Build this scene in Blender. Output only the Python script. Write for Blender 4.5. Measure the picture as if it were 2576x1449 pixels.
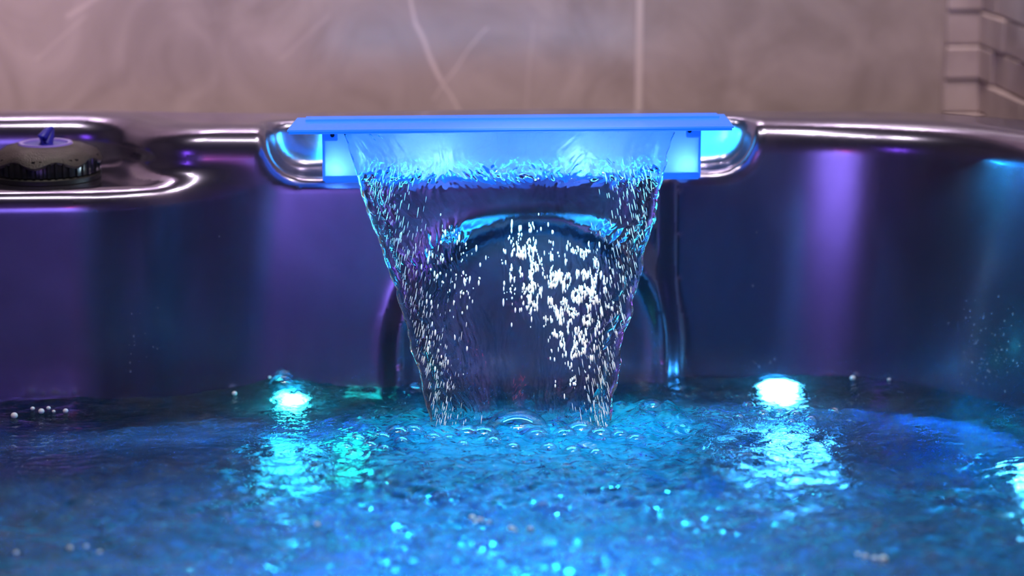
import bpy, math, random
import numpy as np

for o in list(bpy.data.objects):
    bpy.data.objects.remove(o)
S = bpy.context.scene
COL = S.collection

# ------------------------------------------------------------------ camera, world, light, exposure
FPX = 5618.0
PITCH, YAW = math.radians(12.5), math.radians(3.5)
CAM = np.array([-1.45 * math.tan(YAW), -1.45, 0.398])
FW = np.array([math.sin(YAW) * math.cos(PITCH), math.cos(YAW) * math.cos(PITCH), -math.sin(PITCH)])
RT = np.array([math.cos(YAW), -math.sin(YAW), 0.0])
UP = np.cross(RT, FW)
cd = bpy.data.cameras.new('camera')
cam = bpy.data.objects.new('camera', cd)
COL.objects.link(cam)
cam.location = CAM
cam.rotation_euler = (math.pi / 2 - PITCH, 0, -YAW)
cd.sensor_width = 36
cd.lens = FPX * 36 / 2576
cd.clip_start = 0.02
cd.dof.use_dof = True
cd.dof.focus_distance = 1.43
cd.dof.aperture_fstop = 3.2
S.camera = cam

w = bpy.data.worlds.new('world')
S.world = w
w.use_nodes = True
w.node_tree.nodes['Background'].inputs[0].default_value = (0.04, 0.03, 0.06, 1)
w.node_tree.nodes['Background'].inputs[1].default_value = 0.15

S.view_settings.view_transform = 'Standard'
S.view_settings.look = 'None'
S.view_settings.gamma = 1.0
S.view_settings.use_curve_mapping = False
S.view_settings.exposure = 0.0
S.cycles.max_bounces = 14
S.cycles.transmission_bounces = 10
S.cycles.glossy_bounces = 6
S.cycles.sample_clamp_indirect = 60.0
S.cycles.caustics_refractive = True
S.cycles.caustics_reflective = True
S.cycles.blur_glossy = 0.3


def lamp(name, kind, loc, power, color, size=0.1, size_y=None, aim=None, spot=None):
    l = bpy.data.lights.new(name, kind)
    l.energy = power
    l.color = color
    if kind == 'AREA':
        l.size = size
        if size_y:
            l.shape = 'RECTANGLE'
            l.size_y = size_y
    elif kind in ('POINT', 'SPOT'):
        l.shadow_soft_size = size
    if spot:
        l.spot_size = math.radians(spot)
        l.spot_blend = 0.8
    o = bpy.data.objects.new(name, l)
    COL.objects.link(o)
    o.location = loc
    if aim is not None:
        from mathutils import Vector
        d = Vector(aim) - Vector(loc)
        o.rotation_euler = d.to_track_quat('-Z', 'Y').to_euler()
    return o


# room lamps, with added fills for the wall, reflections, water and flecks
lamp('ceiling_strip_lamp', 'AREA', (0.15, -0.75, 1.80), 9.0, (1.0, 0.90, 0.80), 1.0, 0.05, (0.1, 0, 0.1))
lamp('ceiling_spot_lamp', 'AREA', (-0.55, -0.60, 1.80), 4, (1.0, 0.90, 0.78), 0.04, None, (-0.1, 0, 0.1))
lamp('ceiling_spot_lamp', 'AREA', (0.30, -0.50, 1.80), 4, (1.0, 0.90, 0.78), 0.04, None, (0.1, 0, 0.1))
for wx_, wp_, wc_ in ((-0.62, 135, (1.0, 0.78, 0.86)), (-0.38, 118, (1.0, 0.78, 0.86)), (-0.14, 92, (1.0, 0.80, 0.85)), (0.10, 68, (1.0, 0.83, 0.84)), (0.30, 66, (1.0, 0.83, 0.84))):
    lamp('wall_wash_fill', 'SPOT', (wx_, -0.05, 1.75), wp_, wc_, 0.03, None, (wx_, 0.32, 0.50), 30)  # added fill: narrow spots that brighten only the back wall
lamp('violet_reflection_fill', 'SPOT', (-0.62, -2.05, 0.9), 400, (0.33, 0.25, 1.0), 0.10, None, (-0.62, -3.0, 0.20), 58)  # unseen violet pool added for the tub panel to mirror
lamp('blue_water_fill', 'SPOT', (0.0, -0.50, 1.60), 40, (0.04, 0.62, 1.0), 0.12, None, (0.0, -0.43, 0.0), 27)  # added overhead to give the near water its blue
lamp('warm_fleck_fill', 'SPOT', (0.10, -0.95, 1.80), 240, (1.0, 0.84, 0.70), 0.03, None, (0.016, -0.05, 0.065), 7)  # tight beam added to make the white flecks bright and warm
lamp('red_lamp', 'AREA', (-0.42, -2.0, 0.55), 0.22, (1.0, 0.05, 0.14), 0.10, 0.10, (-0.2, 0, 0.1))
lamp('violet_lamp', 'AREA', (-1.0, -1.5, 0.8), 1.0, (0.30, 0.10, 1.0), 0.25, 0.25, (0.0, 0.0, 0.1))

# ------------------------------------------------------------------ helpers


def ray(px, py):
    d = FW * FPX + RT * (px - 1288.0) - UP * (py - 724.5)
    return d / np.linalg.norm(d)


def at(px, py, Y=None, Z=None):
    d = ray(px, py)
    t = (Y - CAM[1]) / d[1] if Y is not None else (Z - CAM[2]) / d[2]
    return CAM + d * t


def mesh_obj(name, verts, faces, mat=None, parent=None, smooth=True):
    me = bpy.data.meshes.new(name)
    verts = np.asarray(verts, dtype=np.float32)
    if isinstance(faces, np.ndarray):
        n, k = faces.shape
        me.vertices.add(len(verts))
        me.vertices.foreach_set('co', verts.ravel())
        me.loops.add(n * k)
        me.loops.foreach_set('vertex_index', faces.ravel().astype(np.int32))
        me.polygons.add(n)
        me.polygons.foreach_set('loop_start', np.arange(0, n * k, k, dtype=np.int32))
        me.update(calc_edges=True)
        me.validate()
    else:
        me.from_pydata([tuple(map(float, v)) for v in verts], [], faces)
    if smooth:
        me.polygons.foreach_set('use_smooth', [True] * len(me.polygons))
    if mat:
        me.materials.append(mat)
    o = bpy.data.objects.new(name, me)
    COL.objects.link(o)
    if parent:
        o.parent = parent
        o.matrix_parent_inverse.identity()
    return o


def empty(name, loc=(0, 0, 0)):
    o = bpy.data.objects.new(name, None)
    o.empty_display_size = 0.02
    COL.objects.link(o)
    o.location = loc
    return o


def tag(o, label=None, cat=None, group=None, kind=None):
    if label:
        o['label'] = label
    if cat:
        o['category'] = cat
    if group:
        o['group'] = group
    if kind:
        o['kind'] = kind
    return o


class MB:
    def __init__(s):
        s.v, s.f = [], []

    def add(s, v, f):
        b = len(s.v)
        s.v += [tuple(p) for p in v]
        s.f += [tuple(i + b for i in q) for q in f]

    def box(s, x0, x1, y0, y1, z0, z1, bev=0.0):
        if bev <= 0:
            v = [(x, y, z) for x in (x0, x1) for y in (y0, y1) for z in (z0, z1)]
            s.add(v, [(0, 1, 3, 2), (4, 6, 7, 5), (0, 4, 5, 1), (2, 3, 7, 6), (0, 2, 6, 4), (1, 5, 7, 3)])
        else:
            b = bev
            import itertools
            v = []
            idx = {}
            for sx, sy, sz in itertools.product((0, 1), repeat=3):
                X, Y, Z = (x0, x1)[sx], (y0, y1)[sy], (z0, z1)[sz]
                dx, dy, dz = (b, -b)[sx], (b, -b)[sy], (b, -b)[sz]
                for ax in range(3):
                    p = [X + dx, Y + dy, Z + dz]
                    p[ax] = (X, Y, Z)[ax]
                    idx[(sx, sy, sz, ax)] = len(v)
                    v.append(p)
            f = []
            for ax in range(3):
                for sd in (0, 1):
                    o = [a for a in range(3) if a != ax]
                    q = []
                    for c in ((0, 0), (1, 0), (1, 1), (0, 1)):
                        k = [0, 0, 0]
                        k[ax] = sd
                        k[o[0]], k[o[1]] = c
                        q.append(idx[(*k, ax)])
                    f.append(q)
            for ax in range(3):
                o = [a for a in range(3) if a != ax]
                for c in itertools.product((0, 1), repeat=2):
                    q = []
                    for e, a in ((0, o[0]), (0, o[1]), (1, o[1]), (1, o[0])):
                        k = [0, 0, 0]
                        k[ax] = e
                        k[o[0]], k[o[1]] = c
                        q.append(idx[(*k, a)])
                    f.append(q)
            for c in itertools.product((0, 1), repeat=3):
                f.append([idx[(*c, a)] for a in range(3)])
            s.add(v, f)

    def lathe(s, prof, cx, cy, n=64, rad=None, cap=True):
        v, f = [], []
        for i, (r, z) in enumerate(prof):
            for k in range(n):
                a = 2 * math.pi * k / n
                rr = r * (rad(a, i, r, z) if rad else 1.0)
                v.append((cx + rr * math.cos(a), cy + rr * math.sin(a), z))
        m = len(prof)
        for i in range(m - 1):
            for k in range(n):
                f.append((i * n + k, i * n + (k + 1) % n, (i + 1) * n + (k + 1) % n, (i + 1) * n + k))
        if cap:
            f.append(tuple(range(n))[::-1])
            f.append(tuple((m - 1) * n + k for k in range(n)))
        s.add(v, f)

    def tube(s, pts, r, n=10):
        pts = [np.array(p, float) for p in pts]
        rs = r if hasattr(r, '__len__') else [r] * len(pts)
        v, f = [], []
        for i, p in enumerate(pts):
            t = pts[min(i + 1, len(pts) - 1)] - pts[max(i - 1, 0)]
            t /= np.linalg.norm(t)
            a = np.cross(t, (0.13, 0.2, 1.0) if abs(t[2]) < 0.9 else (1.0, 0.1, 0))
            a /= np.linalg.norm(a)
            b = np.cross(t, a)
            for k in range(n):
                th = 2 * math.pi * k / n
                v.append(p + rs[i] * (math.cos(th) * a + math.sin(th) * b))
        for i in range(len(pts) - 1):
            for k in range(n):
                f.append((i * n + k, i * n + (k + 1) % n, (i + 1) * n + (k + 1) % n, (i + 1) * n + k))
        f.append(tuple(range(n)))
        f.append(tuple((len(pts) - 1) * n + k for k in range(n))[::-1])
        s.add(v, f)

    def build(s, name, mat=None, parent=None, smooth=True):
        o = mesh_obj(name, s.v, s.f, mat, parent, smooth)
        import bmesh
        bm = bmesh.new()
        bm.from_mesh(o.data)
        bmesh.ops.recalc_face_normals(bm, faces=bm.faces)
        bm.to_mesh(o.data)
        bm.free()
        if smooth:
            try:
                o.data.set_sharp_from_angle(angle=math.radians(40))
            except Exception:
                pass
        return o


# numpy gradient noise
_rng = np.random.RandomState(7)
_P = _rng.permutation(512)
_G = _rng.uniform(0, 2 * np.pi, 512)


def noise2(x, y, seed=0):
    xi = np.floor(x).astype(int)
    yi = np.floor(y).astype(int)
    xf, yf = x - xi, y - yi
    u = xf * xf * xf * (xf * (xf * 6 - 15) + 10)
    v = yf * yf * yf * (yf * (yf * 6 - 15) + 10)

    def g(ix, iy, fx, fy):
        h = _P[(_P[(ix + seed * 31) & 511] + iy) & 511]
        a = _G[h]
        return np.cos(a) * fx + np.sin(a) * fy
    n00 = g(xi, yi, xf, yf)
    n10 = g(xi + 1, yi, xf - 1, yf)
    n01 = g(xi, yi + 1, xf, yf - 1)
    n11 = g(xi + 1, yi + 1, xf - 1, yf - 1)
    return ((n00 * (1 - u) + n10 * u) * (1 - v) + (n01 * (1 - u) + n11 * u) * v) * 1.5


# ------------------------------------------------------------------ materials


def new_mat(name):
    m = bpy.data.materials.new(name)
    m.use_nodes = True
    nt = m.node_tree
    b = nt.nodes['Principled BSDF']
    return m, nt, b


def N(nt, typ, **kw):
    n = nt.nodes.new(typ)
    for k, v in kw.items():
        setattr(n, k, v)
    return n


def math_node(nt, op, a, b=None, c=None, clamp=False):
    n = nt.nodes.new('ShaderNodeMath')
    n.operation = op
    n.use_clamp = clamp
    for i, v in enumerate((a, b, c)):
        if v is None:
            continue
        if isinstance(v, (int, float)):
            n.inputs[i].default_value = v
        else:
            nt.links.new(v, n.inputs[i])
    return n.outputs[0]


def simple(name, col, rough=0.4, metal=0.0, emis=None, estr=0.0, spec=0.5, noise=0.0, nscale=200.0):
    m, nt, b = new_mat(name)
    b.inputs['Base Color'].default_value = (*col, 1)
    b.inputs['Roughness'].default_value = rough
    b.inputs['Metallic'].default_value = metal
    b.inputs['Specular IOR Level'].default_value = spec
    if emis:
        b.inputs['Emission Color'].default_value = (*emis, 1)
        b.inputs['Emission Strength'].default_value = estr
    if noise:
        tc = N(nt, 'ShaderNodeTexCoord')
        t = N(nt, 'ShaderNodeTexNoise')
        t.inputs['Scale'].default_value = nscale
        nt.links.new(tc.outputs['Object'], t.inputs['Vector'])
        bp = N(nt, 'ShaderNodeBump')
        bp.inputs['Strength'].default_value = noise
        bp.inputs['Distance'].default_value = 0.001
        nt.links.new(t.outputs['Fac'], bp.inputs['Height'])
        nt.links.new(bp.outputs[0], b.inputs['Normal'])
    return m


# pearlescent grey acrylic of the tub
def acrylic():
    m, nt, b = new_mat('pearl_acrylic')
    tc = N(nt, 'ShaderNodeTexCoord')
    mp = N(nt, 'ShaderNodeMapping')
    mp.inputs['Scale'].default_value = (9, 9, 5)
    nt.links.new(tc.outputs['Object'], mp.inputs['Vector'])
    t = N(nt, 'ShaderNodeTexNoise')
    t.inputs['Scale'].default_value = 1.0
    t.inputs['Detail'].default_value = 4
    t.inputs['Distortion'].default_value = 1.6
    nt.links.new(mp.outputs[0], t.inputs['Vector'])
    r = N(nt, 'ShaderNodeValToRGB')
    r.color_ramp.elements[0].position = 0.3
    r.color_ramp.elements[0].color = (0.21, 0.19, 0.30, 1)
    r.color_ramp.elements[1].position = 0.7
    r.color_ramp.elements[1].color = (0.30, 0.27, 0.42, 1)
    nt.links.new(t.outputs['Fac'], r.inputs['Fac'])
    nt.links.new(r.outputs[0], b.inputs['Base Color'])
    b.inputs['Metallic'].default_value = 0.92
    b.inputs['Roughness'].default_value = 0.20
    b.inputs['Coat Weight'].default_value = 0.8
    b.inputs['Coat Roughness'].default_value = 0.08
    return m


M_SHELL = acrylic()
M_BLACK = simple('black_plastic', (0.012, 0.012, 0.014), 0.22)
M_BLACKRUB = simple('black_rubber', (0.01, 0.01, 0.011), 0.5)
M_CAP = simple('scuffed_cap', (0.045, 0.037, 0.037), 0.45, noise=0.5, nscale=900)
M_VIOLET = simple('violet_ring', (0.34, 0.24, 0.85), 0.3)
M_BLUELEVER = simple('blue_translucent_lever', (0.03, 0.03, 0.50), 0.35)


def spout_plastic(name, trans, col, tint_e):
    m, nt, b = new_mat(name)
    out = nt.nodes['Material Output']
    b.inputs['Base Color'].default_value = (*col, 1)
    b.inputs['Roughness'].default_value = 0.18
    b.inputs['Emission Color'].default_value = (0.0, 0.28, 1.0, 1)
    b.inputs['Emission Strength'].default_value = tint_e
    tl = N(nt, 'ShaderNodeBsdfTranslucent')
    tl.inputs['Color'].default_value = (*col, 1)
    mx = N(nt, 'ShaderNodeMixShader')
    mx.inputs[0].default_value = trans
    nt.links.new(b.outputs[0], mx.inputs[1])
    nt.links.new(tl.outputs[0], mx.inputs[2])
    nt.links.new(mx.outputs[0], out.inputs[0])
    return m


M_BOX = spout_plastic('frosted_lit_acrylic', 0.7, (0.42, 0.60, 0.95), 0.50)
M_PLATE = spout_plastic('frosted_acrylic_plate', 0.45, (0.22, 0.52, 0.98), 0.60)


def emit(name, col, s):
    m, nt, b = new_mat(name)
    b.inputs['Base Color'].default_value = (0.8, 0.8, 0.8, 1)
    b.inputs['Emission Color'].default_value = (*col, 1)
    b.inputs['Emission Strength'].default_value = s
    return m


M_LED_BLUE = emit('blue_led', (0.25, 0.75, 1.0), 22)
M_LED_CYAN = emit('cyan_led', (0.30, 0.88, 1.0), 55)
M_LED_TEAL = emit('teal_led', (0.15, 1.0, 0.80), 45)
M_LED_GREEN = emit('green_led', (0.03, 1.0, 0.42), 14)


def water_mat():
    m, nt, b = new_mat('pool_water')
    nt.nodes.remove(b)
    out = nt.nodes['Material Output']
    tc = N(nt, 'ShaderNodeTexCoord')
    mp = N(nt, 'ShaderNodeMapping')
    mp.inputs['Scale'].default_value = (120, 330, 120)
    nt.links.new(tc.outputs['Object'], mp.inputs['Vector'])
    t = N(nt, 'ShaderNodeTexNoise')
    t.inputs['Scale'].default_value = 1.0
    t.inputs['Detail'].default_value = 4
    t.inputs['Distortion'].default_value = 1.8
    nt.links.new(mp.outputs[0], t.inputs['Vector'])
    bp = N(nt, 'ShaderNodeBump')
    bp.inputs['Strength'].default_value = 0.8
    bp.inputs['Distance'].default_value = 0.0016
    nt.links.new(t.outputs['Fac'], bp.inputs['Height'])
    rf = N(nt, 'ShaderNodeBsdfRefraction')
    rf.inputs['Color'].default_value = (0.25, 0.62, 0.95, 1)
    rf.inputs['IOR'].default_value = 1.33
    rf.inputs['Roughness'].default_value = 0.03
    df = N(nt, 'ShaderNodeBsdfDiffuse')
    df.inputs['Color'].default_value = (0.0, 0.34, 0.54, 1)
    tl = N(nt, 'ShaderNodeBsdfTranslucent')
    tl.inputs['Color'].default_value = (0.05, 0.50, 0.75, 1)
    m0 = N(nt, 'ShaderNodeMixShader')
    m0.inputs[0].default_value = 0.5
    nt.links.new(df.outputs[0], m0.inputs[1])
    nt.links.new(tl.outputs[0], m0.inputs[2])
    # air whipped into the water: patchy, most where the fall lands
    at_ = N(nt, 'ShaderNodeAttribute', attribute_name='aeration')
    m1 = N(nt, 'ShaderNodeMixShader')
    t3 = N(nt, 'ShaderNodeTexNoise')
    t3.inputs['Scale'].default_value = 0.6
    t3.inputs['Detail'].default_value = 5
    t3.inputs['Distortion'].default_value = 2.5
    nt.links.new(mp.outputs[0], t3.inputs['Vector'])
    k3 = math_node(nt, 'MULTIPLY_ADD', t3.outputs['Fac'], 5.0, -1.6, True)
    nt.links.new(math_node(nt, 'MULTIPLY', at_.outputs['Fac'], k3, clamp=True), m1.inputs[0])
    nt.links.new(rf.outputs[0], m1.inputs[1])
    nt.links.new(m0.outputs[0], m1.inputs[2])
    gl = N(nt, 'ShaderNodeBsdfGlossy')
    gl.inputs['Roughness'].default_value = 0.05
    fr = N(nt, 'ShaderNodeFresnel')
    fr.inputs['IOR'].default_value = 1.33
    m2 = N(nt, 'ShaderNodeMixShader')
    nt.links.new(fr.outputs[0], m2.inputs[0])
    nt.links.new(m1.outputs[0], m2.inputs[1])
    nt.links.new(gl.outputs[0], m2.inputs[2])
    for n in (rf, df, gl, fr):
        nt.links.new(bp.outputs[0], n.inputs['Normal'])
    nt.links.new(m2.outputs[0], out.inputs[0])
    return m


M_WATER = water_mat()


def clear_water():
    m, nt, b = new_mat('clear_falling_water')
    b.inputs['Base Color'].default_value = (0.97, 0.985, 1.0, 1)
    b.inputs['Transmission Weight'].default_value = 1.0
    b.inputs['IOR'].default_value = 1.33
    b.inputs['Roughness'].default_value = 0.02
    return m


M_FALL = clear_water()


def bubble_mat():
    m, nt, b = new_mat('bubble_film')
    nt.nodes.remove(b)
    out = nt.nodes['Material Output']
    tr = N(nt, 'ShaderNodeBsdfTransparent')
    tr.inputs[0].default_value = (0.86, 0.95, 1.0, 1)
    gl = N(nt, 'ShaderNodeBsdfGlossy')
    gl.inputs['Roughness'].default_value = 0.04
    lw = N(nt, 'ShaderNodeLayerWeight')
    lw.inputs[0].default_value = 0.35
    k = math_node(nt, 'MULTIPLY_ADD', lw.outputs['Facing'], 0.55, 0.05, True)
    mx = N(nt, 'ShaderNodeMixShader')
    nt.links.new(k, mx.inputs[0])
    nt.links.new(tr.outputs[0], mx.inputs[1])
    nt.links.new(gl.outputs[0], mx.inputs[2])
    nt.links.new(mx.outputs[0], out.inputs[0])
    return m


M_BUBBLE = bubble_mat()
M_GLINT_BEAD = simple('white_glint_bead', (0.92, 0.90, 0.86), 0.15)  # white of the modelled glints, shared with the water beads
M_DROP = simple('clear_drop', (0.9, 0.96, 1.0), 0.06)
M_DROP.node_tree.nodes['Principled BSDF'].inputs['Transmission Weight'].default_value = 0.85
M_DROP.node_tree.nodes['Principled BSDF'].inputs['IOR'].default_value = 1.33


def stone_tile():
    m, nt, b = new_mat('polished_stone_tile')
    tc = N(nt, 'ShaderNodeTexCoord')
    t = N(nt, 'ShaderNodeTexNoise')
    t.inputs['Scale'].default_value = 9
    t.inputs['Detail'].default_value = 6
    t.inputs['Distortion'].default_value = 2.2
    nt.links.new(tc.outputs['Object'], t.inputs['Vector'])
    r = N(nt, 'ShaderNodeValToRGB')
    r.color_ramp.elements[0].position = 0.32
    r.color_ramp.elements[0].color = (0.30, 0.235, 0.225, 1)
    r.color_ramp.elements[1].position = 0.70
    r.color_ramp.elements[1].color = (0.43, 0.345, 0.335, 1)
    nt.links.new(t.outputs['Fac'], r.inputs['Fac'])
    sx = N(nt, 'ShaderNodeSeparateXYZ')
    nt.links.new(tc.outputs['Object'], sx.inputs[0])
    # wobble for vein lines
    t2 = N(nt, 'ShaderNodeTexNoise')
    t2.inputs['Scale'].default_value = 14
    nt.links.new(tc.outputs['Object'], t2.inputs['Vector'])
    wob = math_node(nt, 'MULTIPLY_ADD', t2.outputs['Fac'], 0.016, -0.008)
    X = math_node(nt, 'ADD', sx.outputs[0], wob)
    Z = sx.outputs[2]
    segs = []
    YW = 0.32
    for (a, c2, wd, st) in (((1024, -40), (1048, 60), 6, .9), ((1048, 60), (1108, 200), 8, .9), ((1108, 200), (1160, 290), 6, .7),
                       ((1232, 70), (1120, 205), 4, .7), ((1120, 205), (1085, 250), 4, .5), ((175, 40), (245, -10), 9, .45), ((90, 150), (215, 40), 5, .3),
                       ((820, 40), (700, 150), 7, .25), ((1345, 60), (1335, 290), 5, .28)):
        p, q = at(*a, Y=YW), at(*c2, Y=YW)
        dx, dz = q[0] - p[0], q[2] - p[2]
        L2 = dx * dx + dz * dz
        ax = math_node(nt, 'SUBTRACT', X, float(p[0]))
        az = math_node(nt, 'SUBTRACT', Z, float(p[2]))
        h = math_node(nt, 'MULTIPLY', ax, dx / L2)
        h = math_node(nt, 'MULTIPLY_ADD', az, dz / L2, h)
        h = math_node(nt, 'MAXIMUM', math_node(nt, 'MINIMUM', h, 1.0), 0.0)
        ex = math_node(nt, 'MULTIPLY_ADD', h, -dx, ax)
        ez = math_node(nt, 'MULTIPLY_ADD', h, -dz, az)
        d = math_node(nt, 'SQRT', math_node(nt, 'ADD', math_node(nt, 'MULTIPLY', ex, ex), math_node(nt, 'MULTIPLY', ez, ez)))
        f = math_node(nt, 'MULTIPLY_ADD', d, -1.0 / (wd * 0.00033), 1.0, True)
        segs.append(math_node(nt, 'MULTIPLY', f, st))
    s = segs[0]
    for q in segs[1:]:
        s = math_node(nt, 'MAXIMUM', s, q)
    mx = N(nt, 'ShaderNodeMix', data_type='RGBA')
    nt.links.new(s, mx.inputs['Factor'])
    nt.links.new(r.outputs[0], mx.inputs[6])
    mx.inputs[7].default_value = (0.66, 0.53, 0.52, 1)
    nt.links.new(mx.outputs[2], b.inputs['Base Color'])
    b.inputs['Roughness'].default_value = 0.22
    return m


M_STONE = stone_tile()
M_GROUT = simple('pale_grout', (0.55, 0.45, 0.44), 0.7)


def mosaic_mat():
    m, nt, b = new_mat('honed_mosaic_stone')
    tc = N(nt, 'ShaderNodeTexCoord')
    t = N(nt, 'ShaderNodeTexNoise')
    t.inputs['Scale'].default_value = 30
    t.inputs['Detail'].default_value = 4
    nt.links.new(tc.outputs['Object'], t.inputs['Vector'])
    r = N(nt, 'ShaderNodeValToRGB')
    r.color_ramp.elements[0].position = 0.3
    r.color_ramp.elements[0].color = (0.40, 0.31, 0.31, 1)
    r.color_ramp.elements[1].position = 0.7
    r.color_ramp.elements[1].color = (0.54, 0.43, 0.43, 1)
    nt.links.new(t.outputs['Fac'], r.inputs['Fac'])
    nt.links.new(r.outputs[0], b.inputs['Base Color'])
    b.inputs['Roughness'].default_value = 0.45
    return m


M_MOSAIC = mosaic_mat()
M_PLASTER = simple('mauve_plaster', (0.20, 0.17, 0.21), 0.7)
M_PALE = simple('pale_lilac_plaster', (0.62, 0.58, 0.64), 0.7)
M_CEIL = simple('ceiling_paint', (0.12, 0.10, 0.12), 0.8)
M_FLOOR = simple('dark_floor_tile', (0.10, 0.09, 0.10), 0.4)

# ------------------------------------------------------------------ room
YW = 0.32
xg = at(1607, 200, Y=YW)[0]
xm = at(2372, 200, Y=YW)[0]
xc = at(2474, 200, Y=YW)[0]
b = MB()
b.box(-1.6, xg - 0.0015, YW, YW + 0.05, -0.8, 1.9, 0.0008)
b.box(xg + 0.0015, xm, YW, YW + 0.05, -0.8, 1.9, 0.0008)
wb = b.build('wall_back', M_STONE, smooth=False)
tag(wb, 'polished mauve stone tile wall with pale veins behind the tub', kind='structure')
b = MB()
b.box(xg - 0.0025, xg + 0.0025, YW - 0.0006, YW + 0.05, -0.8, 1.9)
g = b.build('trim_1', M_GROUT, smooth=False)
tag(g, 'pale vertical joint between two large stone tiles', kind='structure')


def mosaic(name, fn, u0, u1, label, seed):
    rnd = random.Random(seed)
    b = MB()
    z = -0.02
    rows = []
    while z < 0.7:
        h = 0.0275
        u = u0
        while u < u1 - 1e-4:
            L = min(rnd.choice((0.035, 0.06, 0.045)), u1 - u)
            if u1 - (u + L) < 0.012:
                L = u1 - u
            d = rnd.choice((0.0, 0.001, 0.0022, 0.003))
            rows.append((u, u + L, z, z + h, d))
            u += L
        z += h
    for (a, c, z0, z1, d) in rows:
        mb = MB()
        mb.box(a + .0005, c - .0005, -d - .004, 0.02, z0 + .0007, z1 - .0007, 0.0012)
        b.add([fn(*p) for p in mb.v], mb.f)
    mb = MB()
    mb.box(u0, u1, 0.0, 0.03, -0.8, 1.9)
    b.add([fn(*p) for p in mb.v], mb.f)
    o = b.build(name, M_MOSAIC, smooth=False)
    tag(o, label, kind='structure')
    return o


mosaic('wall_back_mosaic', lambda u, v, z: (u, YW + v, z), xm, xc, 'narrow strip of relief mosaic stone ending the back wall', 4)
mosaic('wall_right', lambda u, v, z: (xc + v, YW - u, z), 0.0, 1.2, 'right wall clad in relief mosaic of pale stone blocks', 9)
for nm, bx, mt in (('wall_right_plaster', (xc, xc + .03, -3.0, YW - 1.2, -.8, 1.9), M_PLASTER),
                   ('wall_left', (-1.65, -1.6, -3.0, YW + .05, -.8, 1.9), M_CEIL),
                   ('wall_front', (-1.65, xc + .03, -3.05, -3.0, -.8, 1.9), M_PALE),
                   ('ceiling', (-1.65, xc + .03, -3.05, YW + .05, 1.9, 1.95), M_CEIL),
                   ('light_flange', (-1.6, xc, -0.25, -0.002, 1.445, 1.455), M_CEIL),  # unseen flange added to keep the wall light off the shell
                   ('floor', (-1.65, xc + .03, -3.05, YW + .05, -.85, -.8), M_FLOOR)):
    b = MB()
    b.box(*bx)
    tag(b.build(nm if nm != 'wall_right_plaster' else 'wall_right_end', mt, smooth=False), kind='structure')

# ------------------------------------------------------------------ tub shell as one smooth surface


def smin(a, b, k):
    h = np.maximum(k - np.abs(a - b), 0) / k
    return np.minimum(a, b) - h * h * k * 0.25


def smax(a, b, k):
    return -smin(-a, -b, k)


def sstep(x, a, b):
    t = np.clip((x - a) / (b - a), 0, 1)
    return t * t * (3 - 2 * t)


ZR, ZL = 0.179, 0.1425         # rim and lower ledge heights
XA, HW, ZA = at(1345, 700, Y=0.035)[0], 0.093, 0.112
nl = at(672, 400, Y=0.045)
nr = at(1897, 400, Y=0.05)


def sdf(x, y, z):
    # main back wall, leaning back with height
    yf = 0.028 + 0.10 * z + 0.013 * sstep(x, 0.100, 0.118)
    # raised arch moulding with legs reaching into the water
    zz = np.maximum(z - (ZA - HW * 0.95), 0)
    ra = np.sqrt((x - XA) ** 2 + (zz * 1.0) ** 2)
    bead = np.exp(-((ra - HW) / 0.0085) ** 2)
    inner = sstep(-(ra - HW), 0.0, 0.012)
    yf = yf - 0.006 * bead * sstep(-z, -0.125, -0.1) + 0.004 * inner
    main = yf - y
    # upper wall at far left is set back behind the ledge
    back = 0.098 - y + 0.0 * x
    lx = -0.252
    left_open = x - lx       # negative left of lx
    upper = smax(main, -(left_open), 0.05)       # main wall only right of lx
    body = smin(upper, back, 0.05)
    # column under the ledge (left)
    cy = 0.004 + 0.05 * z
    cxr = -0.232
    colm = smax(cy - y, 0.40 * (x + 0.262) - 0.92 * (y - 0.05 * z - 0.004), 0.014)
    colm = smax(colm, z - ZL, 0.014)
    # right side wall coming towards the viewer
    side = (0.290 - 0.44 * (y - 0.05) + 0.10 * z - x) * 0.92
    body = smin(body, side, 0.12)
    # rim, rounded over, with a slow wave in height
    top = z - (ZR + 0.0012 * np.sin(x * 17 + 1.0))
    body = smax(body, top, 0.022)
    body = smin(body, colm, 0.016)
    # notch for the spout
    qx = np.abs(x - (nl[0] + nr[0]) / 2) - (nr[0] - nl[0]) / 2
    qz = (ZL + 0.001) - z
    notch = smax(smax(qx, qz, 0.030), y - 0.080, 0.02)
    body = smax(body, -notch, 0.008)
    # rear edge of the rim and outer corner at the right
    rear = y - (0.124 - 0.04 * x)
    outer = np.maximum(x * 0.75 + y * 0.66 - 0.302, x - 0.365)
    body = smax(body, smax(rear, outer, 0.06), 0.012)
    # seat under water
    seat = z + 0.060 + 0.070 * sstep(-y, 0.10, 0.24)
    return smax(smin(body, seat, 0.05), x - 0.368, 0.006)


def sdf_n(p, e=4e-4):
    x, y, z = p[:, 0], p[:, 1], p[:, 2]
    g = np.stack([sdf(x + e, y, z) - sdf(x - e, y, z), sdf(x, y + e, z) - sdf(x, y - e, z), sdf(x, y, z + e) - sdf(x, y, z - e)], 1) / (2 * e)
    return g


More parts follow.
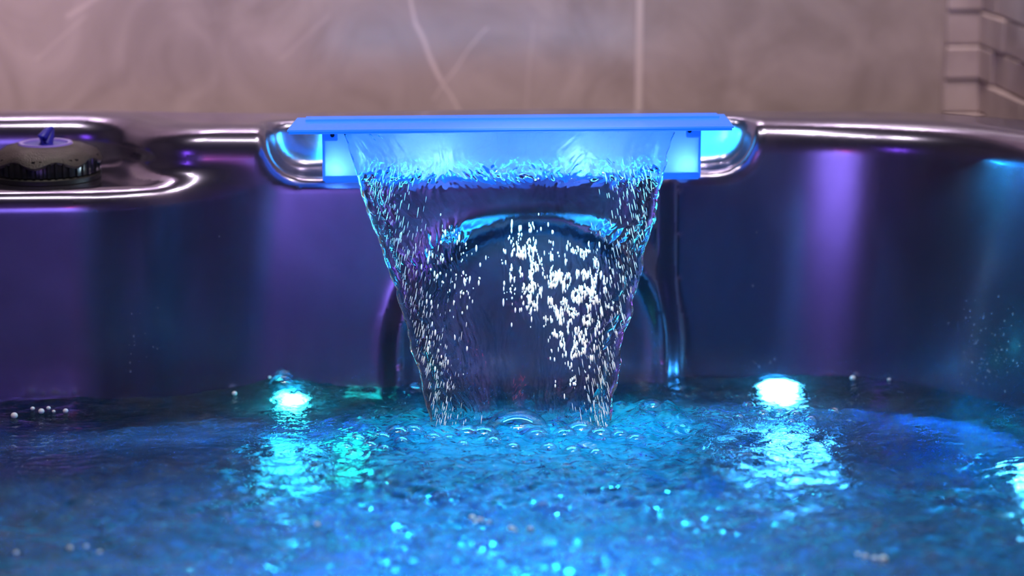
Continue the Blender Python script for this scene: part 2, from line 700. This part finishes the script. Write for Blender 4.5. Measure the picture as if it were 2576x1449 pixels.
def surface_nets(x0, x1, y0, y1, z0, z1, h):
    xs, ys, zs = np.arange(x0, x1, h), np.arange(y0, y1, h), np.arange(z0, z1, h)
    X, Y, Z = np.meshgrid(xs, ys, zs, indexing='ij')
    V = sdf(X, Y, Z)
    I = V < 0
    nx, ny, nz = V.shape
    c = np.zeros((nx - 1, ny - 1, nz - 1), int)
    for a in (0, 1):
        for b_ in (0, 1):
            for d in (0, 1):
                c += I[a:nx - 1 + a, b_:ny - 1 + b_, d:nz - 1 + d]
    act = (c > 0) & (c < 8)
    idx = -np.ones(c.shape, int)
    ii = np.argwhere(act)
    idx[act] = np.arange(len(ii))
    P = np.stack([xs[ii[:, 0]] + h / 2, ys[ii[:, 1]] + h / 2, zs[ii[:, 2]] + h / 2], 1)
    for _ in range(6):
        v = sdf(P[:, 0], P[:, 1], P[:, 2])
        g = sdf_n(P)
        n2 = np.maximum((g * g).sum(1), 0.05)
        st = np.clip(v / n2, -h, h)
        P = P - g * st[:, None]
    quads = []
    for ax in range(3):
        sl0 = [slice(None)] * 3
        sl1 = [slice(None)] * 3
        sl0[ax] = slice(0, -1)
        sl1[ax] = slice(1, None)
        A, B = I[tuple(sl0)], I[tuple(sl1)]
        e = np.argwhere(A != B)
        o = [a for a in range(3) if a != ax]
        ok = np.ones(len(e), bool)
        for a in o:
            ok &= (e[:, a] > 0) & (e[:, a] < V.shape[a] - 1)
        e = e[ok]
        q = []
        for da, db in ((0, 0), (-1, 0), (-1, -1), (0, -1)):
            k = e.copy()
            k[:, o[0]] += da
            k[:, o[1]] += db
            q.append(idx[k[:, 0], k[:, 1], k[:, 2]])
        q = np.stack(q, 1)
        ins = A[e[:, 0], e[:, 1], e[:, 2]]
        flip = ins if ax != 1 else ~ins
        q[~flip] = q[~flip][:, ::-1]
        quads.append(q)
    return P, np.concatenate(quads)


tub = empty('hot_tub', (0, 0, 0))
tag(tub, 'pearly grey acrylic hot tub with rounded rim, ledge and lit water spout', 'hot tub')
XR = 0.39
P, Q = surface_nets(-0.62, XR, -0.30, 0.17, -0.15, 0.20, 0.003)
shell = mesh_obj('shell', P, Q, M_SHELL, tub)

# the remaining sides and floor of the tub, out of the frame
b = MB()
b.box(-1.25, -1.19, -1.95, 0.14, -0.7, ZR, 0.012)
b.box(-1.25, 0.37, -1.95, -1.85, -0.7, ZR, 0.012)
b.box(0.33, 0.375, -1.95, -0.30, -0.7, ZR, 0.008)
b.box(-1.25, -0.60, 0.03, 0.14, -0.7, ZR, 0.012)
b.box(-1.25, 0.37, -1.95, 0.12, -0.72, -0.70, 0.004)
b.box(-1.19, 0.35, -0.34, -0.28, -0.7, -0.135, 0.006)
b.build('tub_side', M_SHELL, tub)


b = MB()
b.box(0.21, 0.335, -0.80, -0.56, -0.10, 0.20, 0.03)
b.build('reflection_blocker', simple('navy_blocker', (0.07, 0.12, 0.26), 0.6), tub)  # unseen block added to keep violet reflections off the right panel


def hit(px, py, off=0.0):
    d = ray(px, py)
    t = 1.0
    for _ in range(200):
        p = CAM + d * t
        v = float(sdf(np.array([p[0]]), np.array([p[1]]), np.array([p[2]]))[0])
        if v < 2e-5:
            break
        t += v * 0.7
        if t > 3:
            break
    p = CAM + d * t
    n = sdf_n(p[None])[0]
    n /= np.linalg.norm(n)
    return p + n * off, n


# ------------------------------------------------------------------ spout fixture
bl, br = at(812, 400, Y=0.018)[0], at(1762, 400, Y=0.018)[0]
pz = 0.1865
b = MB()
zb = 0.1465
# open-backed housing: front panel, floor, ends
b.box(bl, br, 0.018, 0.0195, zb, pz - .0015, 0.0004)
b.box(bl, br, 0.0195, 0.060, zb, zb + 0.0018, 0.0004)
b.box(bl - .0003, bl + .0016, 0.0178, 0.0255, zb - .0003, pz - .001, 0.0004)
b.box(br - .0016, br + .0003, 0.0178, 0.0255, zb - .0003, pz - .001, 0.0004)
b.box(bl + .001, br - .001, 0.0150, 0.018, zb - .001, zb + .0035, 0.0008)
b.box(bl + .0005, bl + .010, 0.0160, 0.018, pz - .013, pz - .0015, 0.0006)
b.box(br - .010, br - .0005, 0.0160, 0.018, pz - .013, pz - .0015, 0.0006)
spout = b.build('waterfall_spout', M_BOX, tub)
tag(spout, 'glowing cyan frosted housing of the water spout')
# cover plate: wide trapezoid lid with thin lip
yf_, yb_ = -0.030, 0.026
fl, fr_ = at(722, 330, Y=yf_)[0], at(1846, 321, Y=yf_)[0]
rl, rr_ = at(748, 292, Y=yb_)[0], at(1822, 286, Y=yb_)[0]


def slab(lo, hi, z0, z1):
    (x0, x1, ya), (x2, x3, yb) = lo, hi
    v = [(x0, ya, z0), (x1, ya, z0), (x3, yb, z0), (x2, yb, z0), (x0, ya, z1), (x1, ya, z1), (x3, yb, z1), (x2, yb, z1)]
    return v, [(0, 3, 2, 1), (4, 5, 6, 7), (0, 1, 5, 4), (1, 2, 6, 5), (2, 3, 7, 6), (3, 0, 4, 7)]


b = MB()
b.add(*slab((fl, fr_, yf_), (rl, rr_, yb_), pz, pz + 0.0012))
b.add(*slab((fl + .001, fr_ - .001, yf_ + .0005), (fl + .004, fr_ - .004, yf_ + .008), pz - 0.0016, pz))
b.add(*slab((rl + .006, rr_ - .006, yb_ - .018), (rl + .006, rr_ - .006, yb_ - .004), pz + 0.0012, pz + 0.0026))
b.add(*slab((rl + .001, rr_ - .001, yb_ - .002), (rl + .001, rr_ - .001, yb_), pz - 0.006, pz))
plate = b.build('cover_plate', M_PLATE, spout, smooth=False)
for px in (1110, 1455):
    x = at(px, 400, Y=0.03)[0]
    b = MB()
    b.lathe([(0.0001, 0), (0.003, 0), (0.003, 0.002), (0.002, 0.0032), (0.0001, 0.0036)], 0, 0, 20, cap=False)
    b.v = [(x + p[0], 0.040 - p[2], 0.163 + p[1]) for p in b.v]
    b.build('led', M_LED_BLUE, spout)
    lamp('spout_led_lamp', 'POINT', (x, 0.0262, 0.160), 0.26, (0.75, 0.90, 1.0), 0.0015).parent = spout
for px, py in ((843, 420), (1722, 408)):
    p = at(px, py, Y=0.03)
    b = MB()
    b.lathe([(0.0001, 0), (0.002, 0), (0.002, 0.002), (0.0001, 0.0024)], 0, 0, 16, cap=False)
    b.v = [(p[0] + q[0], 0.036 - q[2], p[2] + q[1]) for q in b.v]
    b.build('led', M_LED_BLUE, spout)
    lamp('spout_end_lamp', 'POINT', (p[0], 0.0265, p[2]), 0.035, (0.5, 0.9, 1.0), 0.0015).parent = spout
for px in (836, 1735):
    p = at(px, 340 if px < 1000 else 329, Y=0.0155)
    b = MB()
    b.lathe([(0.0001, 0), (0.0015, 0), (0.0015, 0.0006), (0.0009, 0.0007), (0.0006, 0.0002), (0.0001, 0.0002)], 0, 0, 16, cap=False)
    b.v = [(p[0] + q[0], 0.0160 - q[2], p[2] + q[1]) for q in b.v]
    b.build('screw', simple('dark_steel', (0.02, 0.05, 0.08), 0.3, 0.8), spout)
# light spilling from the lip down onto fall and basin
lamp('spout_glow_lamp', 'AREA', (0.012, -0.036, 0.184), 1.5, (0.02, 0.55, 1.0), 0.24, 0.006, (0.012, -0.16, 0.0)).parent = spout
lamp('spout_back_lamp', 'AREA', (0.012, 0.058, 0.170), 0.3, (0.02, 0.50, 0.95), 0.28, 0.02, (0.012, 0.1, 0.17)).parent = spout

# ------------------------------------------------------------------ valve knob on the left ledge
kp = at(104, 468, Z=ZL + 0.001)
kc = (kp[0] - .002, kp[1] + 0.040, ZL - 0.0008)
b = MB()
R = 0.0365
b.lathe([(R * .96, 0.0), (R * 1.0, 0.0012), (R * 1.0, 0.004), (R * .97, 0.005)], 0, 0, 96)
base = b.build('diverter_valve', M_BLACKRUB, tub)
tag(base, 'black round valve on the left ledge')
base.location = kc
b = MB()


def ribs(a, i, r, z):
    return 1.0 + (0.018 * (1 if math.sin(a * 44) > 0 else -1) if 0 < i < 4 else 0)


b.lathe([(R * .93, 0.0052), (R * .98, 0.0058), (R * .985, 0.0150), (R * .95, 0.0172), (R * .80, 0.0178)], 0, 0, 352, ribs)
b.build('grip', M_BLACK, base)
b = MB()


def scallop(a, i, r, z):
    return 1.0 + (0.05 * (0.5 + 0.5 * math.cos(a * 8 + 0.6)) if i < 3 else 0)


b.lathe([(R * .96, 0.0148), (R * .99, 0.0165), (R * .95, 0.0192), (R * .74, 0.0225), (R * .56, 0.0242), (R * .50, 0.0240), (R * .48, 0.0225), (0.001, 0.0225)], 0, 0, 128, scallop, cap=False)
b.v = [(x, y, z - (0.0035 * (0.5 + 0.5 * math.cos(math.atan2(y, x) * 8 + 0.6)) if math.hypot(x, y) > R * .9 else 0)) for x, y, z in b.v]
b.build('cap', M_CAP, base)
b = MB()
b.lathe([(R * .40, 0.0236), (R * .42, 0.0250), (R * .49, 0.0252), (R * .51, 0.0236)], 0, 0, 64)
b.build('ring', M_VIOLET, base)
b = MB()
b.lathe([(R * .40, 0.0226), (R * .40, 0.0240), (0.002, 0.0243)], 0, 0, 48)
b.build('disc', M_BLUELEVER, base)
b = MB()
b.tube([(-.002, -.004, .0235), (-.0015, -.003, .029), (0.0015, 0, .0325), (.0045, .004, .0345)], [.0028, .0032, .0026, .0012], 12)
b.tube([(.001, 0.0, .0235), (.003, .003, .029), (.0045, .005, .0335)], [.0035, .003, .0014], 12)
b.build('lever', M_BLUELEVER, base)

# ------------------------------------------------------------------ underwater lamps set in the shell


def led_light(px, py, depth, mat, power, col, r=0.011, nrm=None, yoff=0.0):
    p0 = at(px, py, Z=0.0)
    x = p0[0]
    d = ray(px, py)
    # march under water with the refracted direction
    n = np.array([0, 0, 1.0])
    ci = -d @ n
    e = 1 / 1.33
    t = e * d + (e * ci - math.sqrt(1 - e * e * (1 - ci * ci))) * n
    s = 0.0
    p = p0.copy()
    for _ in range(300):
        v = float(sdf(np.array([p[0]]), np.array([p[1]]), np.array([p[2]]))[0])
        if v < 1e-4:
            break
        p = p + t * v * 0.6
    nn = sdf_n(p[None])[0]
    nn /= np.linalg.norm(nn)
    a = np.cross(nn, (0, 0, 1.0))
    a /= np.linalg.norm(a)
    c = np.cross(a, nn)

    def mk(prof, name, m, par):
        b = MB()
        b.lathe(prof, 0, 0, 32, cap=False)
        b.v = [tuple(p + a * q[0] + c * q[1] + nn * q[2]) for q in b.v]
        return b.build(name, m, par)
    ring = mk([(r * 1.0, -.002), (r * 1.0, .002), (r * 1.25, .002), (r * 1.35, .0005), (r * 1.35, -.002)], 'underwater_light', M_SHELL, tub)
    mk([(0.0001, .003), (r * .6, .0025), (r * .98, .0008), (r * .98, -.001)], 'lens', mat, ring)
    lamp('underwater_lamp', 'POINT', tuple(p + nn * 0.012), power, col, 0.006).parent = ring
    return p


led_light(735, 1002, 0, M_LED_TEAL, 0.035, (0.05, 1.0, 0.85), 0.0095)
led_light(1960, 975, 0, M_LED_CYAN, 0.05, (0.10, 0.75, 1.0), 0.0135)
led_light(890, 1110, 0, M_LED_GREEN, 0.03, (0.03, 1.0, 0.45), 0.009)
led_light(2590, 1190, 0, M_LED_CYAN, 0.02, (0.10, 0.85, 0.85), 0.010)

# ------------------------------------------------------------------ pool water surface


def stretch(lo, hi, h, far_lo, far_hi, g=1.12):
    a = list(np.arange(lo, hi, h))
    s = h
    while a[-1] < far_hi:
        s *= g
        a.append(a[-1] + s)
    a[-1] = far_hi
    s = h
    while a[0] > far_lo:
        s *= g
        a.insert(0, a[0] - s)
    a[0] = far_lo
    return np.array(a)


gx = stretch(-0.36, 0.352, 0.0014, -1.20, 0.362)
gy = stretch(-0.40, 0.07, 0.0014, -1.90, 0.11)
GX, GY = np.meshgrid(gx, gy, indexing='ij')
fallx, fally = 0.012, -0.068


def water_h(X, Y):
    dx = np.maximum(np.abs(X - fallx) - 0.06, 0)
    dist = np.sqrt(dx ** 2 + (Y - fally) ** 2)
    churn = np.exp(-(dist / 0.075) ** 2)
    mid = np.exp(-(dist / 0.17) ** 2)
    wx = X + 0.012 * noise2(X * 22, Y * 22, 1)
    wy = Y + 0.012 * noise2(X * 22 + 9, Y * 22, 2)
    h = 0.0035 * noise2(wx * 9, wy * 14, 3)
    h += 0.0016 * noise2(wx * 26, wy * 48, 4) * (0.35 + 0.9 * mid)
    fore = sstep(-Y, 0.10, 0.22)
    h += 0.0017 * noise2(wx * 55, wy * 130, 5) * (0.25 + 1.3 * fore + mid)
    h += 0.00075 * noise2(wx * 120, wy * 280, 6) * (0.15 + 0.8 * fore + 1.2 * mid)
    h += 0.0030 * np.abs(noise2(wx * 60, wy * 70, 8)) * churn
    h += 0.0012 * noise2(wx * 170, wy * 190, 9) * churn
    # rings spreading from the landing line
    h += 0.0012 * np.sin(dist * 260 + 3 * noise2(X * 14, Y * 14, 11)) * np.exp(-dist / 0.09) * (dist > 0.01)
    # wave up the wall at left and a saddle by the column
    for (px, py, a, sx, sy) in ((720, 985, .0085, .035, .03), (120, 1010, .006, .05, .03), (2000, 960, .003, .08, .03), (330, 1040, -.003, .03, .03), (700, 1180, .004, .04, .02),
                                (1650, 1040, .004, .03, .02), (2200, 1150, -.003, .06, .04), (1650, 1260, .004, .09, .03), (950, 1240, -.003, .07, .03)):
        c = at(px, py, Z=0.0)
        h += a * np.exp(-((X - c[0]) / sx) ** 2 - ((Y - c[1]) / sy) ** 2)
    return h


H = water_h(GX, GY)
nx, ny = GX.shape
V = np.stack([GX.ravel(), GY.ravel(), H.ravel()], 1)
I = np.arange(nx * ny).reshape(nx, ny)
Q = np.stack([I[:-1, :-1], I[1:, :-1], I[1:, 1:], I[:-1, 1:]], -1).reshape(-1, 4)
pw = mesh_obj('pool_water', V, Q, M_WATER)
tag(pw, 'rippling blue lit water filling the hot tub', 'water', kind='stuff')
dx = np.maximum(np.abs(GX - fallx) - 0.05, 0)
dist = np.sqrt(dx ** 2 + np.where(GY > fally, (GY - fally) * 1.7, (GY - fally) * 0.55) ** 2)
aer = 0.06 + 1.15 * np.exp(-(dist / 0.055) ** 2)
aer *= 1.0 + 0.5 * noise2(GX * 30, GY * 60, 21) + 0.3 * noise2(GX * 80, GY * 160, 22)
aer += 0.30 * sstep(-GY, 0.12, 0.27) * (1 + 1.1 * noise2(GX * 25, GY * 60, 23) + 0.5 * noise2(GX * 70, GY * 180, 25))
for (px, py, a, sx, sy) in ((1960, 1035, .55, .035, .022), (720, 1030, .45, .03, .018), (890, 1115, .4, .03, .018), (2570, 1190, .4, .03, .02)):
    c = at(px, py, Z=0.0)
    aer += a * np.exp(-((GX - c[0]) / sx) ** 2 - ((GY - c[1]) / sy) ** 2) * (0.6 + 0.9 * np.abs(noise2(GX * 150, GY * 190, 24)))
aer = np.clip(aer, 0.03, 0.92)
attr = pw.data.attributes.new('aeration', 'FLOAT', 'POINT')
attr.data.foreach_set('value', aer.ravel().astype(np.float32))

# ------------------------------------------------------------------ the falling sheet
NU, NV = 380, 560
Lp = np.array([(862, 332), (880, 380), (905, 450), (922, 520), (945, 590), (972, 670), (1000, 750), (1022, 830), (1045, 910), (1062, 990), (1078, 1060), (1086, 1100)], float)
Rp = np.array([(1700, 332), (1688, 380), (1668, 450), (1652, 520), (1638, 590), (1618, 670), (1597, 750), (1577, 830), (1562, 910), (1548, 990), (1538, 1060), (1534, 1100)], float)
vv = np.linspace(0, 1, NV)
pyv = 332 + vv * (1102 - 332)


def fallY(z):
    return 0.004 - 0.074 * np.sqrt(np.clip(1 - z / 0.186, 0, 1)) ** 1.3


def edge_world(Pp, wob):
    px = np.interp(pyv, Pp[:, 1], Pp[:, 0]) + wob
    out = np.zeros((NV, 3))
    for i in range(NV):
        Y = -0.02
        for _ in range(6):
            p = at(px[i], pyv[i], Y=Y)
            Y = float(fallY(p[2]))
        out[i] = p
    return out


wl = 7 * noise2(vv * 9, vv * 0 + .3, 31) + 4 * noise2(vv * 26, vv * 0 + .3, 32)
wr = 7 * noise2(vv * 9, vv * 0 + .3, 33) + 5 * noise2(vv * 26, vv * 0 + .3, 34)
EL, ER = edge_world(Lp, wl), edge_world(Rp, wr)
uu = (1 - np.cos(np.linspace(0, np.pi, NU))) / 2 * 0.5 + np.linspace(0, 1, NU) * 0.5
U, W_ = np.meshgrid(uu, vv, indexing='ij')
Pc = EL[None] * (1 - U[..., None]) + ER[None] * U[..., None]
# half thickness: thin in the middle, rope at both edges
ed = np.minimum(U, 1 - U)
width = (ER[:, 0] - EL[:, 0])[None, :]
de = ed * width                                    # metres from the edge
rope = 0.0042 * (0.35 + 0.65 * sstep(W_, 0.0, 0.35))
bell = np.exp(-((de - 0.0045) / 0.0055) ** 2)
half = 0.0007 + rope * bell
half = half * np.sqrt(np.clip(1 - (1 - np.clip(de / 0.0035, 0, 1)) ** 2, 0.0, 1))
flow = W_ * 1.0
side = np.exp(-(de / 0.030) ** 2)
topm = 1 - sstep(W_, 0.10, 0.20)


def gauss(px, py, sx, sy):
    u0 = np.interp(py, pyv, np.arange(NV))
    i = int(np.clip(u0, 0, NV - 1))
    xl = np.interp(py, Lp[:, 1], Lp[:, 0])
    xr = np.interp(py, Rp[:, 1], Rp[:, 0])
    uc = (px - xl) / (xr - xl)
    PX = U * (xr - xl)
    PY = 332 + W_ * 770
    return np.exp(-((PX - uc * (xr - xl)) / sx) ** 2 - ((PY - py) / sy) ** 2)


patch = 0.9 * gauss(1320, 700, 45, 90) + 1.0 * gauss(1460, 760, 70, 130) + 0.6 * gauss(1140, 620, 60, 80) + 0.7 * gauss(1130, 760, 70, 160) + 0.4 * gauss(1480, 1040, 120, 40)
amp = np.clip(0.09 + 1.0 * side + 0.55 * patch + 1.9 * topm * (0.5 + 0.6 * np.abs(np.cos(np.pi * (U - 0.5) * 3))), 0, 1.2)
# streak coordinates follow the flow, spreading from the edges toward the middle
xs_ = (U - 0.5) * 0.19
sl = xs_ + 0.010 * noise2(xs_ * 40, W_ * 6, 41)
n1 = noise2(sl * 260, W_ * 16, 42)
n2 = noise2(sl * 520, W_ * 34, 43)
n3 = noise2(sl * 130, W_ * 7, 44)
n4 = noise2(sl * 900, W_ * 70, 47)
front = amp * (1 + 0.9 * topm) * (0.00085 * n1 + 0.00050 * n2 + 0.0007 * n3 + 0.00022 * n4)
backd = amp * (0.0005 * noise2(sl * 210, W_ * 12, 45) + 0.0003 * noise2(sl * 480, W_ * 30, 46))
edgefade = np.clip(de / 0.003, 0, 1)
Y0 = 0.0016 * noise2(U * 5, W_ * 4, 50)
F = Pc.copy()
F[..., 1] += Y0 - half - front * edgefade
B = Pc.copy()
B[..., 1] += Y0 + half + backd * edgefade
F[..., 0] += 0.0006 * n3 * edgefade
I1 = np.arange(NU * NV).reshape(NU, NV)
I2 = I1 + NU * NV
q1 = np.stack([I1[:-1, :-1], I1[:-1, 1:], I1[1:, 1:], I1[1:, :-1]], -1).reshape(-1, 4)
q2 = np.stack([I2[:-1, :-1], I2[1:, :-1], I2[1:, 1:], I2[:-1, 1:]], -1).reshape(-1, 4)


def strip(a, b_):
    return np.stack([a[:-1], b_[:-1], b_[1:], a[1:]], -1)


qs = np.concatenate([q1, q2, strip(I1[0], I2[0]), strip(I2[-1], I1[-1]), strip(I2[:, 0], I1[:, 0]), strip(I1[:, -1], I2[:, -1])])
fall = mesh_obj('waterfall', np.concatenate([F.reshape(-1, 3), B.reshape(-1, 3)]), qs, M_FALL)
tag(fall, 'clear tapering sheet of water pouring from the lit spout', 'waterfall')

# ------------------------------------------------------------------ white flecks painted in for glints on the sheet
rnd = random.Random(12)
ico_v = []
ico_f = []


def ellipsoid(n=8, m=6):
    v, f = [], []
    for i in range(m + 1):
        ph = math.pi * i / m
        for k in range(n):
            a = 2 * math.pi * k / n
            v.append((math.sin(ph) * math.cos(a), math.sin(ph) * math.sin(a), math.cos(ph)))
    for i in range(m):
        for k in range(n):
            f.append((i * n + k, (i + 1) * n + k, (i + 1) * n + (k + 1) % n, i * n + (k + 1) % n))
    return np.array(v), np.array(f)


EV, EF = ellipsoid()


def fall_point(px, py):
    py = min(max(py, 333), 1100)
    xl = np.interp(py, Lp[:, 1], Lp[:, 0])
    xr = np.interp(py, Rp[:, 1], Rp[:, 0])
    u = (px - xl) / (xr - xl)
    j = int((py - 332) / 770 * (NV - 1))
    i = int(np.clip(np.searchsorted(uu, u), 1, NU - 2))
    return F[i, j], u


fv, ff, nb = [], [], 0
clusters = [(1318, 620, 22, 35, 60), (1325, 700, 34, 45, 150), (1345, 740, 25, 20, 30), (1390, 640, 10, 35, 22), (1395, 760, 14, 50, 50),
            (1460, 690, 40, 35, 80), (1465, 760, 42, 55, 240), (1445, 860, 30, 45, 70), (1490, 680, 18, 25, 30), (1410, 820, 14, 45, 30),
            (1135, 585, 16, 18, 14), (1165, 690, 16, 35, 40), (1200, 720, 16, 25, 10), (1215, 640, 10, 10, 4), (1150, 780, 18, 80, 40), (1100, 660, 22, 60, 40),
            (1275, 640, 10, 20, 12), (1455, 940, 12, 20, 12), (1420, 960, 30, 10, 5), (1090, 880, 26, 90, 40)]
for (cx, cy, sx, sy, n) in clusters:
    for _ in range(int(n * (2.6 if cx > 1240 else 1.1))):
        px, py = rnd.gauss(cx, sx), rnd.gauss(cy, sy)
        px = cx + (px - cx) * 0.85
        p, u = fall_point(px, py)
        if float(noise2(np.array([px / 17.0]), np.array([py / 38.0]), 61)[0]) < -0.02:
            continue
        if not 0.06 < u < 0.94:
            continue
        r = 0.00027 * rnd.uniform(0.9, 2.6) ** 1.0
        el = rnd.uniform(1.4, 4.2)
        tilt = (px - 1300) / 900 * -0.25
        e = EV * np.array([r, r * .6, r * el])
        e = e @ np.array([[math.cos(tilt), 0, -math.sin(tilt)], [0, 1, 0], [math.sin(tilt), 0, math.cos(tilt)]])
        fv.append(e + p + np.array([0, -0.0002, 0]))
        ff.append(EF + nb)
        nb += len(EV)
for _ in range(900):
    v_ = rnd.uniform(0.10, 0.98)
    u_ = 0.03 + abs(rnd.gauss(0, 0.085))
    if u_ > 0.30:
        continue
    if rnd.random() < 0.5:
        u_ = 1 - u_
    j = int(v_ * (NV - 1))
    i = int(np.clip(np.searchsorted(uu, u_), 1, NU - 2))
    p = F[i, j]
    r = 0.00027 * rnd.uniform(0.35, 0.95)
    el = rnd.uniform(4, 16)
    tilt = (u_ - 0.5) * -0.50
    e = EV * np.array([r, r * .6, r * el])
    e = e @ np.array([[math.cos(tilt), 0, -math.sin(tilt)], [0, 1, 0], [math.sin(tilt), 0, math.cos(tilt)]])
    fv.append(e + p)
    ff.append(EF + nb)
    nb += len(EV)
sp = mesh_obj('glint_fleck', np.concatenate(fv), np.concatenate(ff), M_GLINT_BEAD)  # small white bodies in place of lamp glints on the water
tag(sp, 'white flecks standing in for lamp glints on the falling sheet', 'painted glint', kind='stuff')

# ------------------------------------------------------------------ bubbles
bub_me = None


def bubble_proto():
    b = MB()
    prof = [(math.cos(a), math.sin(a)) for a in np.linspace(-0.35, math.pi / 2 - 0.02, 14)]
    b.lathe(prof, 0, 0, 28, cap=False)
    return b.build('bubble', M_BUBBLE)


bub = bubble_proto()


def zwat(x, y):
    return float(water_h(np.array([x]), np.array([y]))[0])


spots = [(1300, 1082, 60, 'largest clear bubble, a dome in front of the fall near its middle'),
         (1175, 1086, 26, 'clear bubble at the left foot of the fall'), (1215, 1088, 30, 'clear bubble left of the largest dome'),
         (1350, 1092, 22, None), (1420, 1088, 24, None), (1460, 1092, 30, None), (1510, 1096, 24, None), (1560, 1094, 18, None), (1600, 1098, 20, None),
         (1640, 1040, 26, 'clear bubble on the dark water right of the fall'), (1130, 1096, 16, None), (1090, 1100, 18, None), (1040, 1092, 20, None),
         (1000, 1096, 24, None), (960, 1100, 22, None), (930, 1116, 16, None), (900, 1108, 18, None), (870, 1124, 14, None), (965, 1128, 13, None), (1010, 1120, 14, None),
         (885, 1142, 12, None), (925, 1146, 10, None), (1240, 1118, 16, None), (1290, 1124, 14, None), (1380, 1118, 16, None), (1440, 1122, 18, None), (1500, 1124, 14, None),
         (1165, 1120, 12, None), (1040, 988, 22, 'clear bubble by the wall left of the fall'), (712, 985, 26, 'clear bubble over the teal underwater light'),
         (1880, 1020, 14, None), (1920, 1036, 16, None), (1960, 1026, 12, None), (2000, 1040, 14, None), (2040, 1050, 14, None), (1860, 1046, 10, None), (1990, 1064, 12, None),
         (2100, 1024, 12, None)]
first = True
for px, py, r, lab in spots:
    p = at(px, py, Z=0.002)
    z = zwat(p[0], p[1])
    o = bub if first else bub.copy()
    if not first:
        COL.objects.link(o)
    first = False
    R_ = r * 0.00037
    o.location = (p[0], p[1], z - R_ * 0.1)
    o.scale = (R_, R_, R_ * 0.85)
    if lab is None:
        if px < 1060:
            lab = 'small clear bubble in the green lit cluster left of the fall'
            grp = 'bubbles in the green lit cluster'
        elif px > 1800:
            lab = 'small clear bubble floating by the bright cyan underwater light'
            grp = 'bubbles by the cyan light'
        else:
            lab = 'small clear bubble in the froth where the fall lands'
            grp = 'bubbles in the froth'
        tag(o, lab, 'bubble', grp)
    else:
        tag(o, lab, 'bubble')

# ------------------------------------------------------------------ drops
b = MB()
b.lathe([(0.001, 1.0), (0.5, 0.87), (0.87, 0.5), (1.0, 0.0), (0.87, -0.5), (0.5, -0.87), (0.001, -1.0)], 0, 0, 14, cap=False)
drop = b.build('water_drop', M_GLINT_BEAD)
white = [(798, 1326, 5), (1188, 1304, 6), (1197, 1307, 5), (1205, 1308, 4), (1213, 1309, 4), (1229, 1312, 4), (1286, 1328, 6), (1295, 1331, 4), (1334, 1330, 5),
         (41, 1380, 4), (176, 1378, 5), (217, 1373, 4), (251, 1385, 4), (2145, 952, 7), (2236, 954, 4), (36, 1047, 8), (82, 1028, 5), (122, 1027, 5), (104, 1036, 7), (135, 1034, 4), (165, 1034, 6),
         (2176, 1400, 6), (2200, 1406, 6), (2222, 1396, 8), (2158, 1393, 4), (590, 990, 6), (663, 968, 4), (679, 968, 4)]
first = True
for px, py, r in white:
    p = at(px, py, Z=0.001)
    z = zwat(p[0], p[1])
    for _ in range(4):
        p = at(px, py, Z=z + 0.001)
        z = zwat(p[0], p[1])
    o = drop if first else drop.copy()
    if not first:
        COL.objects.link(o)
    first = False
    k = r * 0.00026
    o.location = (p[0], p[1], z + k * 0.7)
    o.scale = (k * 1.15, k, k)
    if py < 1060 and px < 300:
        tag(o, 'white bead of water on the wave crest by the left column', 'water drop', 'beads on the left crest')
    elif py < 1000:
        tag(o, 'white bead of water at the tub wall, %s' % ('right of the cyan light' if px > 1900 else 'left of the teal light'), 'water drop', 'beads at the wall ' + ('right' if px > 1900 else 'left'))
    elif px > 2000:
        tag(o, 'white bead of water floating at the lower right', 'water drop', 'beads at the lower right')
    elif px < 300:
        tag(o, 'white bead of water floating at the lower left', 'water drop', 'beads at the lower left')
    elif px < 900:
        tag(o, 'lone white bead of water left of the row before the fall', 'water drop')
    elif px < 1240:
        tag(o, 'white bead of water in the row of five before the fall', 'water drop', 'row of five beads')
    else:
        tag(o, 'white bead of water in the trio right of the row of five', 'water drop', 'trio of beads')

drop2 = drop.copy()
drop2.data = drop.data.copy()
drop2.data.materials[0] = M_DROP
drop2.name = 'clinging_drop'
first = True
for k in range(110):
    if k < 84:
        px, py = rnd.gauss(2490, 55), rnd.gauss(880, 80)
        if px > 2574 or px < 2330 or py > 1000 or py < 740:
            continue
        lab, grp = 'tiny clear drop clinging to the dark right side wall', 'drops on the right side wall'
    elif k < 98:
        px, py = rnd.gauss(345, 32), rnd.gauss(850, 60)
        lab, grp = 'tiny clear drop clinging to the dark side of the left column', 'drops on the left column'
    else:
        px, py = rnd.choice(((1900, 910), (1932, 915), (2000, 915), (1760, 705), (1890, 716), (1896, 581), (550, 597), (787, 859), (286, 772), (2222, 323), (1905, 922), (1950, 908)))
        px += rnd.uniform(-8, 8)
        py += rnd.uniform(-6, 6)
        lab, grp = 'tiny clear drop clinging to the smooth back wall', 'drops on the back wall'
    p, n = hit(px, py)
    o = drop2 if first else drop2.copy()
    COL.objects.link(o)
    first = False
    s = rnd.uniform(0.0003, 0.0008)
    o.location = tuple(p)
    o.scale = (s, s, s * rnd.uniform(1, 1.6))
    tag(o, lab, 'water drop', grp)
